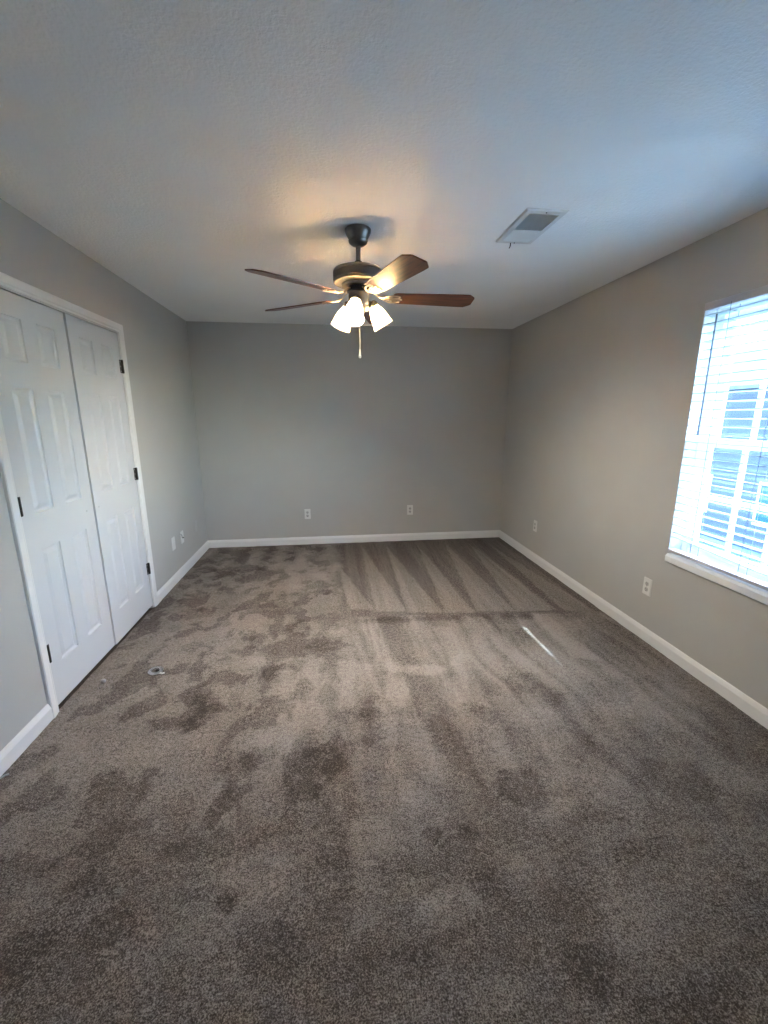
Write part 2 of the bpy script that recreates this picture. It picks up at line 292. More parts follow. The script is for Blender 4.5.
def build_floor():
    st = 0.0125
    xs = np.linspace(0, W, int(W/st)+1); ys = np.linspace(Y0, D, int((D-Y0)/st)+1)
    X, Y = np.meshgrid(xs, ys)
    wx = (fbm(X, Y, 2.2, 11)-0.5)*0.30; wy = (fbm(X, Y, 2.2, 31)-0.5)*0.30
    n1 = fbm(X+wx, Y+wy, 3.0, 5, 5); n2 = fbm(X+wx*0.7, Y+wy*0.7, 7.0, 77, 4); n3 = fbm(X, Y, 16, 91, 3)
    pile = 0.60 + (n1-0.5)*0.30 + (n3-0.5)*0.12
    # blotches of pushed-down pile
    left = sstep(1.9, 1.2, X)*sstep(0.9, 1.6, Y)
    n4 = fbm(X+wx*0.5, Y*0.8+wy*0.5, 8.5, 177, 4)
    bl = np.maximum(sstep(0.62, 0.69, n2), sstep(0.565, 0.60, n4)*(0.3+0.7*left))
    pile -= bl*(0.05+0.17*left)
    pile += sstep(0.60, 0.72, fbm(X-wx, Y+wy, 4.5, 141, 4))*0.10
    # streaks left by the vacuum cleaner on the middle right
    sx = X + 0.10*(Y-2.5) + (n1-0.5)*0.12
    strk = fbm(sx*12, Y*0.9, 1.0, 53, 4)
    zone = sstep(1.45, 1.65, X)*sstep(3.0, 2.9, Y)*sstep(1.0, 1.9, Y)
    pile += zone*((strk-0.5)*0.65 + (fbm(sx*34, Y*1.3, 1.0, 63, 2)-0.5)*0.22)
    # combed area in front of the far wall
    far = sstep(2.90, 2.96, Y + 0.085*(X-1.5) - 0.03)*sstep(1.42, 1.55, X + (n2-0.5)*0.2)
    band = 0.40 + (fbm(X*22, Y*1.2, 1.0, 203, 3)-0.5)*0.30
    pile = pile*(1-far) + far*band
    L2 = np.zeros_like(X)
    for w in WEDGES:
        L2 = np.maximum(L2, poly_mask(X+(n3-0.5)*0.025, Y, w, 0.010))
    pile += far*L2*0.22
    # the left part of the far strip keeps a few narrow passes
    fl = sstep(4.05, 4.35, Y)*sstep(1.60, 1.40, X)
    pile += fl*((np.sin((X+0.06*(4.9-Y))*2*PI/0.27)*0.09) - 0.05)
    # dark lip where the last pass stopped
    yl = 2.955 - 0.07*(X-1.5)
    lip = np.exp(-((Y-yl+0.05)/0.05)**2)*sstep(1.45, 1.52, X)*sstep(3.42, 3.3, X)*sstep(0.40, 0.62, fbm(X*5, Y*2, 1.0, 301, 2)+0.12)
    pile -= lip*0.26
    for w in STREAKS: pile += poly_mask(X+(n3-0.5)*0.03, Y, w, 0.014)*0.20
    for cx, cy, rx, ry, a in DARK:
        d = np.sqrt(((X+wx*0.35-cx)/(rx*1.15))**2 + ((Y+wy*0.35-cy)/(ry*1.1))**2) + (n3-0.5)*1.1
        pile -= sstep(1.10, 0.80, d)*a*0.27
    for cx, cy, rx, ry, a in LIGHT:
        d = np.sqrt(((X+wx*0.35-cx)/(rx*1.25))**2 + ((Y+wy*0.35-cy)/(ry*1.2))**2) + (n3-0.5)*0.7
        pile += sstep(1.10, 0.75, d)*a*0.22
    # darker carpet tone in the foreground and along the right wall
    pile -= 0.21*sstep(2.2, 0.9, Y) + 0.12*sstep(3.05, 3.4, X)*sstep(3.2, 2.4, Y)
    Z = (fbm(X, Y, 14, 401, 3)-0.5)*0.006 + np.clip(pile-0.5, -0.4, 0.4)*0.004
    ny, nx = X.shape
    verts = np.stack([X.ravel(), Y.ravel(), Z.ravel()], 1)
    idx = np.arange(nx*ny).reshape(ny, nx)
    faces = np.stack([idx[:-1, :-1].ravel(), idx[:-1, 1:].ravel(), idx[1:, 1:].ravel(), idx[1:, :-1].ravel()], 1)
    me = bpy.data.meshes.new('floor'); me.vertices.add(len(verts)); me.vertices.foreach_set('co', verts.ravel())
    me.loops.add(faces.size); me.loops.foreach_set('vertex_index', faces.ravel())
    me.polygons.add(len(faces)); me.polygons.foreach_set('loop_start', np.arange(0, faces.size, 4)); me.polygons.foreach_set('loop_total', np.full(len(faces), 4))
    me.update(calc_edges=True); me.validate()
    at = me.attributes.new('pile', 'FLOAT', 'POINT'); at.data.foreach_set('value', pile.ravel().astype(np.float32))
    me.materials.append(M['carpet'])
    for p in me.polygons: p.use_smooth = True
    o = bpy.data.objects.new('floor', me); COL.objects.link(o)
    tag(o, 'brown cut pile carpet covering the bedroom floor, with vacuum marks', 'carpet floor', kind='structure')
build_floor()

# ------------------------------------------------------------------ walls and ceiling
CY0, CY1, CZ = 2.103, 3.327, 2.046        # closet opening
WY0, WY1, WZ0, WZ1 = 1.30, 2.29, 0.65, 2.085   # window opening
bm = BM()
box(bm, -TH, 0, Y0, CY0, -0.05, H); box(bm, -TH, 0, CY1, D, -0.05, H); box(bm, -TH, 0, CY0, CY1, CZ, H)
struct('wall_left', bm, 'wall', 'grey painted wall with the white double closet doors', 'wall')
bm = BM()
TR = 0.16
box(bm, W, W+TR, Y0, WY0, -0.05, H); box(bm, W, W+TR, WY1, D, -0.05, H)
box(bm, W, W+TR, WY0, WY1, -0.05, WZ0-0.012); box(bm, W, W+TR, WY0, WY1, WZ1, H)
struct('wall_right', bm, 'wall', 'grey painted wall with the window and white blinds', 'wall')
bm = BM(); box(bm, -TH, W+TR, D, D+TH, -0.05, H)
struct('wall_back', bm, 'wall', 'bare grey far wall behind the ceiling fan', 'wall')
bm = BM(); box(bm, -TH, W+TR, Y0-TH, Y0, -0.05, H)
struct('wall_front', bm, 'wall', 'plain grey wall behind the viewer', 'wall')
bm = BM(); box(bm, -TH, W+TR, Y0-TH, D+TH, H, H+0.1)
struct('ceiling', bm, 'ceiling', 'white textured ceiling carrying the fan and the air vent', 'ceiling')
# closet interior
bm = BM()
box(bm, -0.78, -0.72, CY0-0.2, CY1+0.2, -0.05, H); box(bm, -0.72, -TH, CY0-0.26, CY0-0.2, -0.05, H); box(bm, -0.72, -TH, CY1+0.2, CY1+0.26, -0.05, H)
box(bm, -0.78, -TH, CY0-0.26, CY1+0.26, H, H+0.05); pass
struct('wall_closet', bm, 'closet', 'unlit closet interior behind the white double doors', 'closet wall')
bm = BM(); box(bm, -0.72, -0.0005, CY0-0.2, CY1+0.2, -0.05, -0.004)
struct('floor', bm, 'carpet', 'carpet inside the closed closet', 'closet floor')  # pile attribute unset: darkest carpet colour, deepening the shade below the doors

# baseboards: profile (offset from wall, z)
BB = [(0, -0.01), (0.014, -0.01), (0.014, 0.062), (0.011, 0.070), (0.008, 0.078), (0.004, 0.086), (0, 0.088)]
bm = BM()
prism(bm, BB, 'y', Y0, CY0-0.061); prism(bm, BB, 'y', CY1+0.063, D)
struct('baseboard_left', bm, 'trim', 'white baseboard running along the left wall on both sides of the closet', 'baseboard')
bm = BM(); prism(bm, [(W-a, z) for a, z in BB], 'y', Y0, D)
struct('baseboard_right', bm, 'trim', 'white baseboard running along the window wall', 'baseboard')
bm = BM(); prism(bm, [(D-a, z) for a, z in BB], 'x', 0.002, W-0.002)
struct('baseboard_back', bm, 'trim', 'white baseboard running along the far wall', 'baseboard')
bm = BM(); prism(bm, [(Y0+a, z) for a, z in BB], 'x', 0.002, W-0.002)
struct('baseboard_front', bm, 'trim', 'white baseboard behind the viewer', 'baseboard')

# closet casing (profile across width: outer edge thick, inner edge thin)
CW = 0.057
def casing_prof(s):   # (distance outward from the opening edge, thickness)
    return [(0, 0), (0, 0.009), (0.006, 0.011), (0.012, 0.010), (0.02, 0.014), (0.045, 0.017), (0.053, 0.017), (CW, 0.013), (CW, 0)]
bm = BM()
a0, a1, az = CY0-0.005, CY1+0.005, CZ+0.005
prof = casing_prof(1)
def mitred(bm, prof):
    rings = []
    for d, t in prof:
        rings.append([bm.verts.new(p) for p in ((t, a0-d, -0.01), (t, a0-d, az+d), (t, a1+d, az+d), (t, a1+d, -0.01))])
    n = len(rings)
    for i in range(n):
        A, B = rings[i], rings[(i+1) % n]
        for k in range(3): bm.faces.new((A[k], A[k+1], B[k+1], B[k]))
    bm.faces.new([r[0] for r in rings]); bm.faces.new([r[3] for r in rings][::-1])
mitred(bm, prof)
# jamb lining and stop
box(bm, -TH, 0.001, CY0-0.02, CY0, -0.01, CZ); box(bm, -TH, 0.001, CY1, CY1+0.02, -0.01, CZ); box(bm, -TH, 0.001, CY0-0.02, CY1+0.02, CZ, CZ+0.02)
struct('trim_1', bm, 'trim', 'white moulded casing around the closet doors', 'door casing')

# ------------------------------------------------------------------ closet doors
DWID = 0.606; DZ0, DZ1 = 0.024, 2.041
PZ = [(0.228, 0.840), (1.022, 1.615), (1.735, 1.935)]
PY = [(0.1025, 0.2505), (0.3555, 0.5035)]
def door_mesh():
    bm = BM()
    ycut = [0] + [v for p in PY for v in p] + [DWID]; zcut = [DZ0] + [v for p in PZ for v in p] + [DZ1]
    def face(pts): bm.faces.new([bm.verts.new(p) for p in pts])
    for xf, sgn in ((0.0, 1), (-0.035, -1)):
        for i in range(len(ycut)-1):
            for j in range(len(zcut)-1):
                ya, yb, za, zb = ycut[i], ycut[i+1], zcut[j], zcut[j+1]
                if i % 2 == 1 and j % 2 == 1:
                    rings = []
                    for ins, dep in ((0, 0), (0.002, -0.007), (0.011, -0.012), (0.016, -0.012), (0.036, -0.003)):
                        x = xf + sgn*dep
                        rings.append([bm.verts.new(p) for p in ((x, ya+ins, za+ins), (x, yb-ins, za+ins), (x, yb-ins, zb-ins), (x, ya+ins, zb-ins))])
                    for A, B in zip(rings, rings[1:]):
                        for k in range(4): bm.faces.new((A[k], A[(k+1) % 4], B[(k+1) % 4], B[k]))
                    bm.faces.new(rings[-1])
                else: face(((xf, ya, za), (xf, yb, za), (xf, yb, zb), (xf, ya, zb)))
    for (ya, yb, za, zb) in ((0, 0, DZ0, DZ1), (DWID, DWID, DZ0, DZ1)):
        face(((0, ya, DZ0), (-0.035, ya, DZ0), (-0.035, ya, DZ1), (0, ya, DZ1)))
    for z in (DZ0, DZ1): face(((0, 0, z), (-0.035, 0, z), (-0.035, DWID, z), (0, DWID, z)))
    bmesh.ops.remove_doubles(bm, verts=bm.verts, dist=1e-5)
    return bm
def hinge(parent, y, z, side):
    bm = BM()
    lathe(bm, [(0, -0.046), (0.0045, -0.046), (0.0075, -0.043), (0.0075, -0.0158), (0.0064, -0.0152), (0.0075, -0.0146), (0.0075, 0.0146), (0.0064, 0.0152), (0.0075, 0.0158), (0.0075, 0.043), (0.0045, 0.046), (0, 0.046)], (0.009, y, z), (0, 0, 1), 16)
    s = 1 if side > 0 else -1
    box(bm, 0.0002, 0.0022, min(y, y+s*0.024), max(y, y+s*0.024), z-0.044, z+0.044)
    box(bm, 0.0002, 0.0022, min(y, y-s*0.004), max(y, y-s*0.004), z-0.044, z+0.044)
    h = obj('hinge', bm, 'bronze', parent, smooth=True)
    for dz in (-0.032, 0.0, 0.032):
        b2 = BM(); lathe(b2, [(0, 0.0045), (0.0025, 0.0040), (0.0042, 0.0022)], (0, y+s*0.015, z+dz), (1, 0, 0), 10)
        obj('screw', b2, 'steel', h, smooth=True)
    return h
def closet_door(name, y0, hz, hinge_at_start, label, rz=0.0):
    e = obj(name, door_mesh(), 'door')
    if hinge_at_start: e.location = (-0.002, y0, 0)
    else:
        e.location = (-0.002, y0+DWID, 0); e.data.transform(Matrix.Translation((0, -DWID, 0)))
    e.rotation_euler = (0, 0, rz)
    tag(e, label, 'closet door', kind='structure')
    for z in hz:
        h = hinge(e, -0.0015 if hinge_at_start else 0.0015, z, 1 if hinge_at_start else -1)
    ky = (0.533 if hinge_at_start else 0.040-DWID)
    b = BM(); lathe(b, [(0, 0.004), (0.003, 0.0036), (0.0055, 0.001), (0.0055, 0.0)], (0, ky, 0.94), (1, 0, 0), 16)
    obj('handle_screw', b, 'steel', e, smooth=True)
    return e
closet_door('door_1', 2.1055, (0.322, 1.077, 1.832), True, 'white six panel closet door nearer the viewer, hinged on its left edge')
closet_door('door_2', 2.7185, (0.328, 1.070, 1.825), False, 'white six panel closet door farther away, hinged on its right edge', rz=math.radians(0.75))

# ------------------------------------------------------------------ window
def build_window():
    root = tag(empty('window_1', (W, WY0, WZ0)), 'white double hung window with muntins behind the blinds', 'window', kind='structure')
    inv = Matrix.Translation((-W, -WY0, -WZ0))
    xa, xb = W+0.085, W+0.15
    bm = BM()
    fw = 0.045
    box(bm, xa, xb, WY0, WY0+fw, WZ0, WZ1); box(bm, xa, xb, WY1-fw, WY1, WZ0, WZ1)
    box(bm, xa, xb, WY0+fw, WY1-fw, WZ1-fw, WZ1); box(bm, xa, xb, WY0+fw, WY1-fw, WZ0, WZ0+0.04)
    obj('window_frame', bm, 'vinyl', root, mtx=inv, bevel=0.002)
    # drywall return lining the opening
    bm = BM()
    t = 0.004
    box(bm, W+0.001, xa, WY0, WY0+t, WZ0, WZ1); box(bm, W+0.001, xa, WY1-t, WY1, WZ0, WZ1); box(bm, W+0.001, xa, WY0, WY1, WZ1-t, WZ1)
    obj('window_return', bm, 'trim', root, mtx=inv)
    zm = 1.33
    def sash(x0, x1, z0, z1):
        bm = BM(); s = 0.045; ya, yb = WY0+fw-0.004, WY1-fw+0.004
        box(bm, x0, x1, ya, ya+s, z0, z1); box(bm, x0, x1, yb-s, yb, z0, z1)
        box(bm, x0, x1, ya+s, yb-s, z0, z0+s); box(bm, x0, x1, ya+s, yb-s, z1-s, z1)
        so_ = obj('sash', bm, 'vinyl', root, mtx=inv, bevel=0.002)
        xm = (x0+x1)/2; bm = BM(); mw = 0.011
        span = (yb-s)-(ya+s)
        for k in (1, 2, 3):
            yy = ya+s+span*k/4; box(bm, xm-0.008, xm+0.008, yy-mw, yy+mw, z0+s, z1-s)
        zz = (z0+z1)/2; box(bm, xm-0.0078, xm+0.0078, ya+s, yb-s, zz-mw, zz+mw)
        obj('muntins', bm, 'vinyl', so_, mtx=inv)
        bm = BM(); box(bm, xm-0.002, xm+0.002, ya+s-0.004, yb-s+0.004, z0+s-0.004, z1-s+0.004)
        obj('pane', bm, 'glass', so_, mtx=inv)
    sash(W+0.088, W+0.116, WZ0+0.036, zm+0.02)
    sash(W+0.118, W+0.146, zm-0.02, WZ1-0.04)
    # sill
    bm = BM()
    prism(bm, [(W-0.012, WZ0-0.002), (W-0.024, WZ0-0.016), (W-0.024, WZ0-0.05), (W-0.014, WZ0-0.056), (W+0.0005, WZ0-0.058), (W+0.0005, WZ0-0.012), (W+0.088, WZ0-0.012), (W+0.088, WZ0), (W-0.013, WZ0)], 'y', WY0+0.001, WY1-0.012)
    obj('window_sill', bm, 'vinyl', root, mtx=inv)
build_window()

def build_blinds():
    BY0, BY1 = WY0+0.018, 2.277
    root = tag(empty('window_blinds', (W, 1.79, WZ1)), 'white horizontal slat blinds hanging in the window, slats open', 'blinds')
    inv = Matrix.Translation((-W, -1.79, -WZ1))
    bm = BM(); box(bm, W-0.012, W+0.04, BY0-0.004, BY1+0.004, WZ1-0.04, WZ1-0.001)
    obj('headrail', bm, 'rail', root, mtx=inv, bevel=0.002)
    bm = BM(); bw = 0.025; xc = W+0.012
    n = 29; pitch = 0.0455; ztop = 2.015
    tilt = math.radians(6)
    holes = [(2.105, 2.125), (1.805, 1.825), (1.450, 1.470)]
    us = (-1, -0.6, -0.24, 0.24, 0.6, 1)
    for i in range(n):
        z = ztop - i*pitch
        last = i == n-1
        e1 = BY1 + random.uniform(-0.009, 0.004); e0 = BY0 + random.uniform(-0.004, 0.004)
        ys = sorted([e0, e1, 1.6, 1.7, 1.9, 1.95, 2.0, 2.05, 2.16, 2.2] + [v for h in holes for v in h])
        prev = None
        for k, y in enumerate(ys):
            lift = (-0.010 + 0.024*max(0, min(1, (y-1.74)/0.44))) if last else 0
            top = []; bot = []
            for u in us:
                crown = 0.0018*(1-u*u)
                # inner edge (towards the room, -x) up
                X_ = xc + u*bw*math.cos(tilt); Z_ = z + lift - u*bw*math.sin(tilt) + crown
                top.append((X_, y, Z_+0.0019)); bot.append((X_, y, Z_-0.0019))
            ring = [bm.verts.new(p) for p in top + bot[::-1]]
            m_ = len(ring)
            if prev:
                hole = any(abs(ys[k-1]-h[0]) < 1e-6 and abs(y-h[1]) < 1e-6 for h in holes)
                for q in range(m_):
                    if hole and q in (2, 8): continue
                    bm.faces.new((prev[q], prev[(q+1) % m_], ring[(q+1) % m_], ring[q]))
                if hole:
                    bm.faces.new((prev[2], prev[9], ring[9], ring[2])); bm.faces.new((prev[3], prev[8], ring[8], ring[3]))
            else: bm.faces.new(ring[::-1])
            prev = ring
        bm.faces.new(prev)
    obj('slats', bm, 'slat', root, mtx=inv)
    bm = BM(); box(bm, W-0.013, W+0.037, BY0, BY1+0.002, 0.660, 0.679)
    obj('bottom_rail', bm, 'rail', root, mtx=inv, bevel=0.003)
    for y in (2.115, 1.815, 1.46):
        bm = BM()
        for x in (W-0.0145, W+0.0385):
            tube(bm, [(x, y, WZ1-0.03), (x, y, 0.67)], 0.0014, 6)
        for i in range(n):
            z = ztop - i*pitch
            tube(bm, [(W-0.0145, y, z-0.0015+0.0026), (W+0.0385, y, z-0.0045-0.0026)], 0.0007, 5)
        obj('ladder_cord', bm, 'cord', root, mtx=inv)
    bm = BM()
    tube(bm, [(W-0.020, 2.185, WZ1-0.075), (W-0.020, 2.185, 1.385)], 0.0042, 6)
    lathe(bm, [(0, 0), (0.0055, 0.001), (0.006, 0.02), (0.004, 0.03)], (W-0.020, 2.185, 1.375), (0, 0, 1), 8)
    wd = obj('tilt_wand', bm, 'wand', root, smooth=True, mtx=inv)
    bm = BM(); tube(bm, [(W-0.020, 2.185, WZ1-0.076), (W-0.022, 2.185, WZ1-0.058), (W-0.012, 2.185, WZ1-0.045)], 0.0015, 6)
    obj('wand_hook', bm, 'steel', wd, mtx=inv)
build_blinds()

# ------------------------------------------------------------------ ceiling fan
def build_fan():
    FX, FY = 1.614, 2.49
    root = tag(empty('ceiling_fan', (FX, FY, H)), 'dark pewter ceiling fan with five mahogany blades and three lit lamps', 'ceiling fan')
    O = lambda z: z - H
    bm = BM(); lathe(bm, [(0, O(2.4396)), (0.066, O(2.4396)), (0.069, O(2.4366)), (0.069, O(2.4271)), (0.064, O(2.4142)), (0.056, O(2.4013)), (0.050, O(2.3918)), (0.048, O(2.3867)), (0.051, O(2.3841)), (0.047, O(2.3729)), (0.034, O(2.3635)), (0.018, O(2.3592)), (0, O(2.3583))], seg=40)
    obj('canopy', bm, 'pewter', root, smooth=True)
    bm = BM(); lathe(bm, [(0, O(2.365)), (0.0125, O(2.365)), (0.0125, O(2.258)), (0, O(2.258))], seg=20)
    obj('downrod', bm, 'pewter', root, smooth=True)
    bm = BM(); lathe(bm, [(0, O(2.287)), (0.018, O(2.287)), (0.021, O(2.283)), (0.021, O(2.272)), (0.026, O(2.266)), (0.026, O(2.258)), (0, O(2.258))], seg=24)
    obj('rod_collar', bm, 'black', root, smooth=True)
    bm = BM(); lathe(bm, [(0, O(2.2542)), (0.07, O(2.2533)), (0.112, O(2.2500)), (0.128, O(2.2442)), (0.135, O(2.2359)), (0.136, O(2.2293)), (0.133, O(2.2268)), (0.136, O(2.2243)), (0.136, O(2.1944)), (0.133, O(2.1919)), (0.135, O(2.1886)), (0.134, O(2.1795)), (0.129, O(2.1770)), (0.122, O(2.1795)), (0.095, O(2.1762)), (0, O(2.1720))], seg=56)
    mh = obj('motor_housing', bm, 'pewter', root, smooth=True)
    bm = BM()   # ring of ventilation fins under the motor
    for k in range(36):
        a = 2*PI*k/36; mt = Matrix.Rotation(a, 4, 'Z')
        box(bm, 0.048, 0.086, -0.0022, 0.0022, O(2.1590), O(2.1715), mt)
    lathe(bm, [(0.082, O(2.1720)), (0.090, O(2.1720)), (0.088, O(2.1630)), (0.083, O(2.1620))], seg=48, closed=True)
    lathe(bm, [(0.040, O(2.1720)), (0.052, O(2.1720)), (0.052, O(2.1560)), (0.040, O(2.1560))], seg=48, closed=True)
    obj('vent_ring', bm, 'iron', mh)
    bm = BM(); lathe(bm, [(0, O(2.1730)), (0.058, O(2.1610)), (0.064, O(2.1550)), (0.064, O(2.1370)), (0.058, O(2.1330)), (0, O(2.1330))], seg=40)
    obj('flywheel', bm, 'black', root, smooth=True)
    bm = BM(); lathe(bm, [(0, O(2.135)), (0.050, O(2.135)), (0.056, O(2.131)), (0.057, O(2.075)), (0.054, O(2.066)), (0.057, O(2.062)), (0.055, O(2.052)), (0.046, O(2.042)), (0.024, O(2.036)), (0.012, O(2.028)), (0.008, O(2.018)), (0, O(2.016))], seg=40)
    obj('switch_housing', bm, 'pewter', root, smooth=True)
    # blades
    BZ = 2.112; PITCH = math.radians(12)
    for k in range(5):
        ang = math.radians(1.0 + 72*k)
        mt = Matrix.Rotation(ang, 4, 'Z') @ Matrix.Translation((0, 0, O(BZ))) @ Matrix.Rotation(-PITCH, 4, 'X')
        out = [(0.186, -0.040), (0.192, -0.048), (0.205, -0.053), (0.40, -0.061), (0.56, -0.067), (0.606, -0.067), (0.635, -0.042), (0.640, -0.034), (0.640, 0.034), (0.635, 0.042), (0.606, 0.067), (0.56, 0.067), (0.40, 0.061), (0.205, 0.053), (0.192, 0.048), (0.186, 0.040)]
        bm = BM(); prism(bm, out, 'z', -0.003, 0.003)
        bl = obj('blade', bm, 'wood', root, bevel=0.001)
        bl.matrix_local = mt
        # bracket in the blade's own space
        bm = BM()
        inv = mt.inverted(); Rz = Matrix.Rotation(ang, 4, 'Z')
        P = lambda r, t, z: inv @ (Rz @ Vector((r, t, O(z))))
        tube(bm, [P(0.052, 0, 2.148), P(0.070, 0, 2.145), P(0.088, 0, 2.132), P(0.102, 0, 2.119), P(0.118, 0, 2.113), P(0.135, 0, 2.114)], [0.009, 0.009, 0.0075, 0.007, 0.0075, 0.008], 8, flat=0.6)
        zc = -0.0058
        def loop(cx, cy, rx, ry, n=20, rr=0.0042):
            tube(bm, [(cx+rx*math.cos(2*PI*i/n), cy+ry*math.sin(2*PI*i/n), zc) for i in range(n)], rr, 6, closed=True, flat=0.65)
        for s in (-1, 1):
            tube(bm, [(0.128, 0, zc), (0.140, s*0.016, zc), (0.158, s*0.030, zc), (0.180, s*0.037, zc), (0.205, s*0.037, zc), (0.222, s*0.030, zc), (0.225, s*0.022, zc), (0.216, s*0.016, zc), (0.195, s*0.016, zc), (0.170, s*0.014, zc), (0.150, s*0.006, zc)], 0.0045, 6, flat=0.65)
        tube(bm, [(0.128, 0, zc), (0.16, 0, zc), (0.20, 0, zc), (0.236, 0, zc)], [0.006, 0.004, 0.0045, 0.006], 6, flat=0.6)
        br = obj('blade_bracket', bm, 'iron', bl, smooth=True)
        bm = BM()
        for (sx, sy) in ((0.222, -0.026), (0.222, 0.026), (0.234, 0)):
            lathe(bm, [(0, -0.0105), (0.003, -0.0100), (0.0045, -0.008), (0.0045, -0.0045)], (sx, sy, 0), (0, 0, 1), 10)
        # (screws share the blade's space)
        obj('bracket_screw', bm, 'iron', bl, smooth=True)
    # lamps
    for a in (-106, 14, 134):
        A = math.radians(a); R = Matrix.Rotation(A, 4, 'Z')
        bm = BM()
        tube(bm, [R @ Vector((r, 0, O(z))) for r, z in ((0.040, 2.080), (0.052, 2.090), (0.064, 2.093), (0.073, 2.088), (0.077, 2.078))], 0.0075, 10)
        tilt = math.radians(58)
        dv = R @ Vector((math.cos(tilt), 0, -math.sin(tilt))); org = R @ Vector((0.068, 0, O(2.096)))
        lathe(bm, [(0, 0), (0.016, 0.0), (0.024, 0.006), (0.0285, 0.014), (0.0285, 0.030), (0.026, 0.030), (0.026, 0.016), (0, 0.014)], org, dv, 24)
        arm = obj('lamp_arm', bm, 'pewter', root, smooth=True)
        bm = BM()
        pr = [(0.0245, 0.018), (0.0255, 0.030), (0.031, 0.045), (0.039, 0.062), (0.045, 0.080), (0.049, 0.100), (0.052, 0.120), (0.056, 0.136), (0.058, 0.142)]
        inn = [(r-0.0028, h) for r, h in pr[::-1]]
        lathe(bm, pr + inn, org, dv, 36, closed=True)
        obj('lamp_shade', bm, 'shade', arm, smooth=True)
        bm = BM()
        lathe(bm, [(0, 0.016), (0.012, 0.018), (0.013, 0.040), (0.018, 0.052), (0.025, 0.068), (0.027, 0.080), (0.024, 0.093), (0.014, 0.103), (0, 0.107)], org, dv, 20)
        obj('bulb', bm, 'bulb', arm, smooth=True)
    bm = BM()
    CXo, CYo = 0.0, -0.03
    pts_top = O(2.045); z = pts_top
    tube(bm, [(CXo, CYo, O(2.05)), (CXo, CYo, O(1.842))], 0.0012, 6)
    k = 0
    while z > O(1.845):
        lathe(bm, [(0, -0.002), (0.0016, -0.0012), (0.0021, 0), (0.0016, 0.0012), (0, 0.002)], (CXo, CYo, z), (0, 0, 1), 6); z -= 0.0062
    ch = obj('pull_chain', bm, 'steel', root)
    bm = BM(); lathe(bm, [(0, 0.046), (0.003, 0.045), (0.0045, 0.036), (0.006, 0.022), (0.0085, 0.012), (0.0085, 0.006), (0.005, 0.0), (0, -0.001)], (CXo, CYo, O(1.797)), (0, 0, 1), 16)
    obj('chain_fob', bm, 'plastic', ch, smooth=True)
build_fan()

# ------------------------------------------------------------------ air vent on the ceiling
def build_vent():
    x0, x1, y0, y1 = 2.39, 2.60, 2.157, 2.555
    root = tag(empty('air_vent', ((x0+x1)/2, (y0+y1)/2, H)), 'white rectangular ceiling air register with louvres', 'air vent')
    inv = Matrix.Translation((-(x0+x1)/2, -(y0+y1)/2, -H))
    fwx, fwy = 0.030, 0.034
    ix0, ix1, iy0, iy1 = x0+fwx, x1-fwx, y0+fwy, y1-fwy
    bm = BM()
    lv = [((x0, y0, x1, y1), H), ((x0, y0, x1, y1), H-0.003), ((x0+0.006, y0+0.006, x1-0.006, y1-0.006), H-0.009), ((ix0, iy0, ix1, iy1), H-0.010), ((ix0, iy0, ix1, iy1), H)]
    rings = [[bm.verts.new((x, y, z)) for x, y in ((a, b), (c, b), (c, d), (a, d))] for (a, b, c, d), z in lv]
    for i in range(len(rings)-1):
        for k in range(4): bm.faces.new((rings[i][k], rings[i][(k+1) % 4], rings[i+1][(k+1) % 4], rings[i+1][k]))
    ym = iy0 + (iy1-iy0)*0.55
    box(bm, ix0, ix1, ym-0.004, ym+0.004, H-0.011, H-0.001)
    obj('register_frame', bm, 'vent', root, mtx=inv)
    bm = BM(); box(bm, ix0, ix1, iy0, iy1, H-0.0012, H-0.0004)
    obj('dark_backing', bm, 'dark_backing', root, mtx=inv)  # flat dark sheet painted as the shade inside the vent opening
    bm = BM(); n = 9
    for i in range(n):     # near half: louvres leaning so the dark backing sheet shows
        y = iy0 + 0.008 + (ym-0.012-iy0)*i/(n-0.5)
        mt = Matrix.Translation((0, y, H-0.0065)) @ Matrix.Rotation(math.radians(-100), 4, 'X')
        box(bm, ix0, ix1, -0.005, 0.005, -0.0004, 0.0004, mt)
    for xx in (ix0+(ix1-ix0)/3, ix0+2*(ix1-ix0)/3): box(bm, xx-0.001, xx+0.001, iy0, ym, H-0.0045, H-0.0015)
    obj('louvres', bm, 'vent', root, mtx=inv)
    bm = BM()
    for i in range(n):     # far half: louvres leaning the other way
        y = ym + 0.010 + (iy1-ym-0.012)*i/(n-0.5)
        mt = Matrix.Translation((0, y, H-0.0065)) @ Matrix.Rotation(math.radians(-28), 4, 'X')
        box(bm, ix0, ix1, -0.010, 0.010, -0.0004, 0.0004, mt)
    obj('louvres', bm, 'vent', root, mtx=inv)
    bm = BM(); tube(bm, [(x0+0.085, y1-0.012, H-0.009), (x0+0.085, y1-0.010, H-0.024), (x0+0.085, y1+0.004, H-0.030)], 0.0026, 6)
    obj('damper_lever', bm, 'bronze', root, mtx=inv)
    for (sx, sy) in (((x0+x1)/2, y0+0.017), ((x0+x1)/2, y1-0.017)):
        bm = BM(); lathe(bm, [(0, -0.0125), (0.003, -0.012), (0.004, -0.0095)], (sx, sy, H), (0, 0, 1), 10)
        obj('screw', bm, 'bronze', root, mtx=inv)
build_vent()

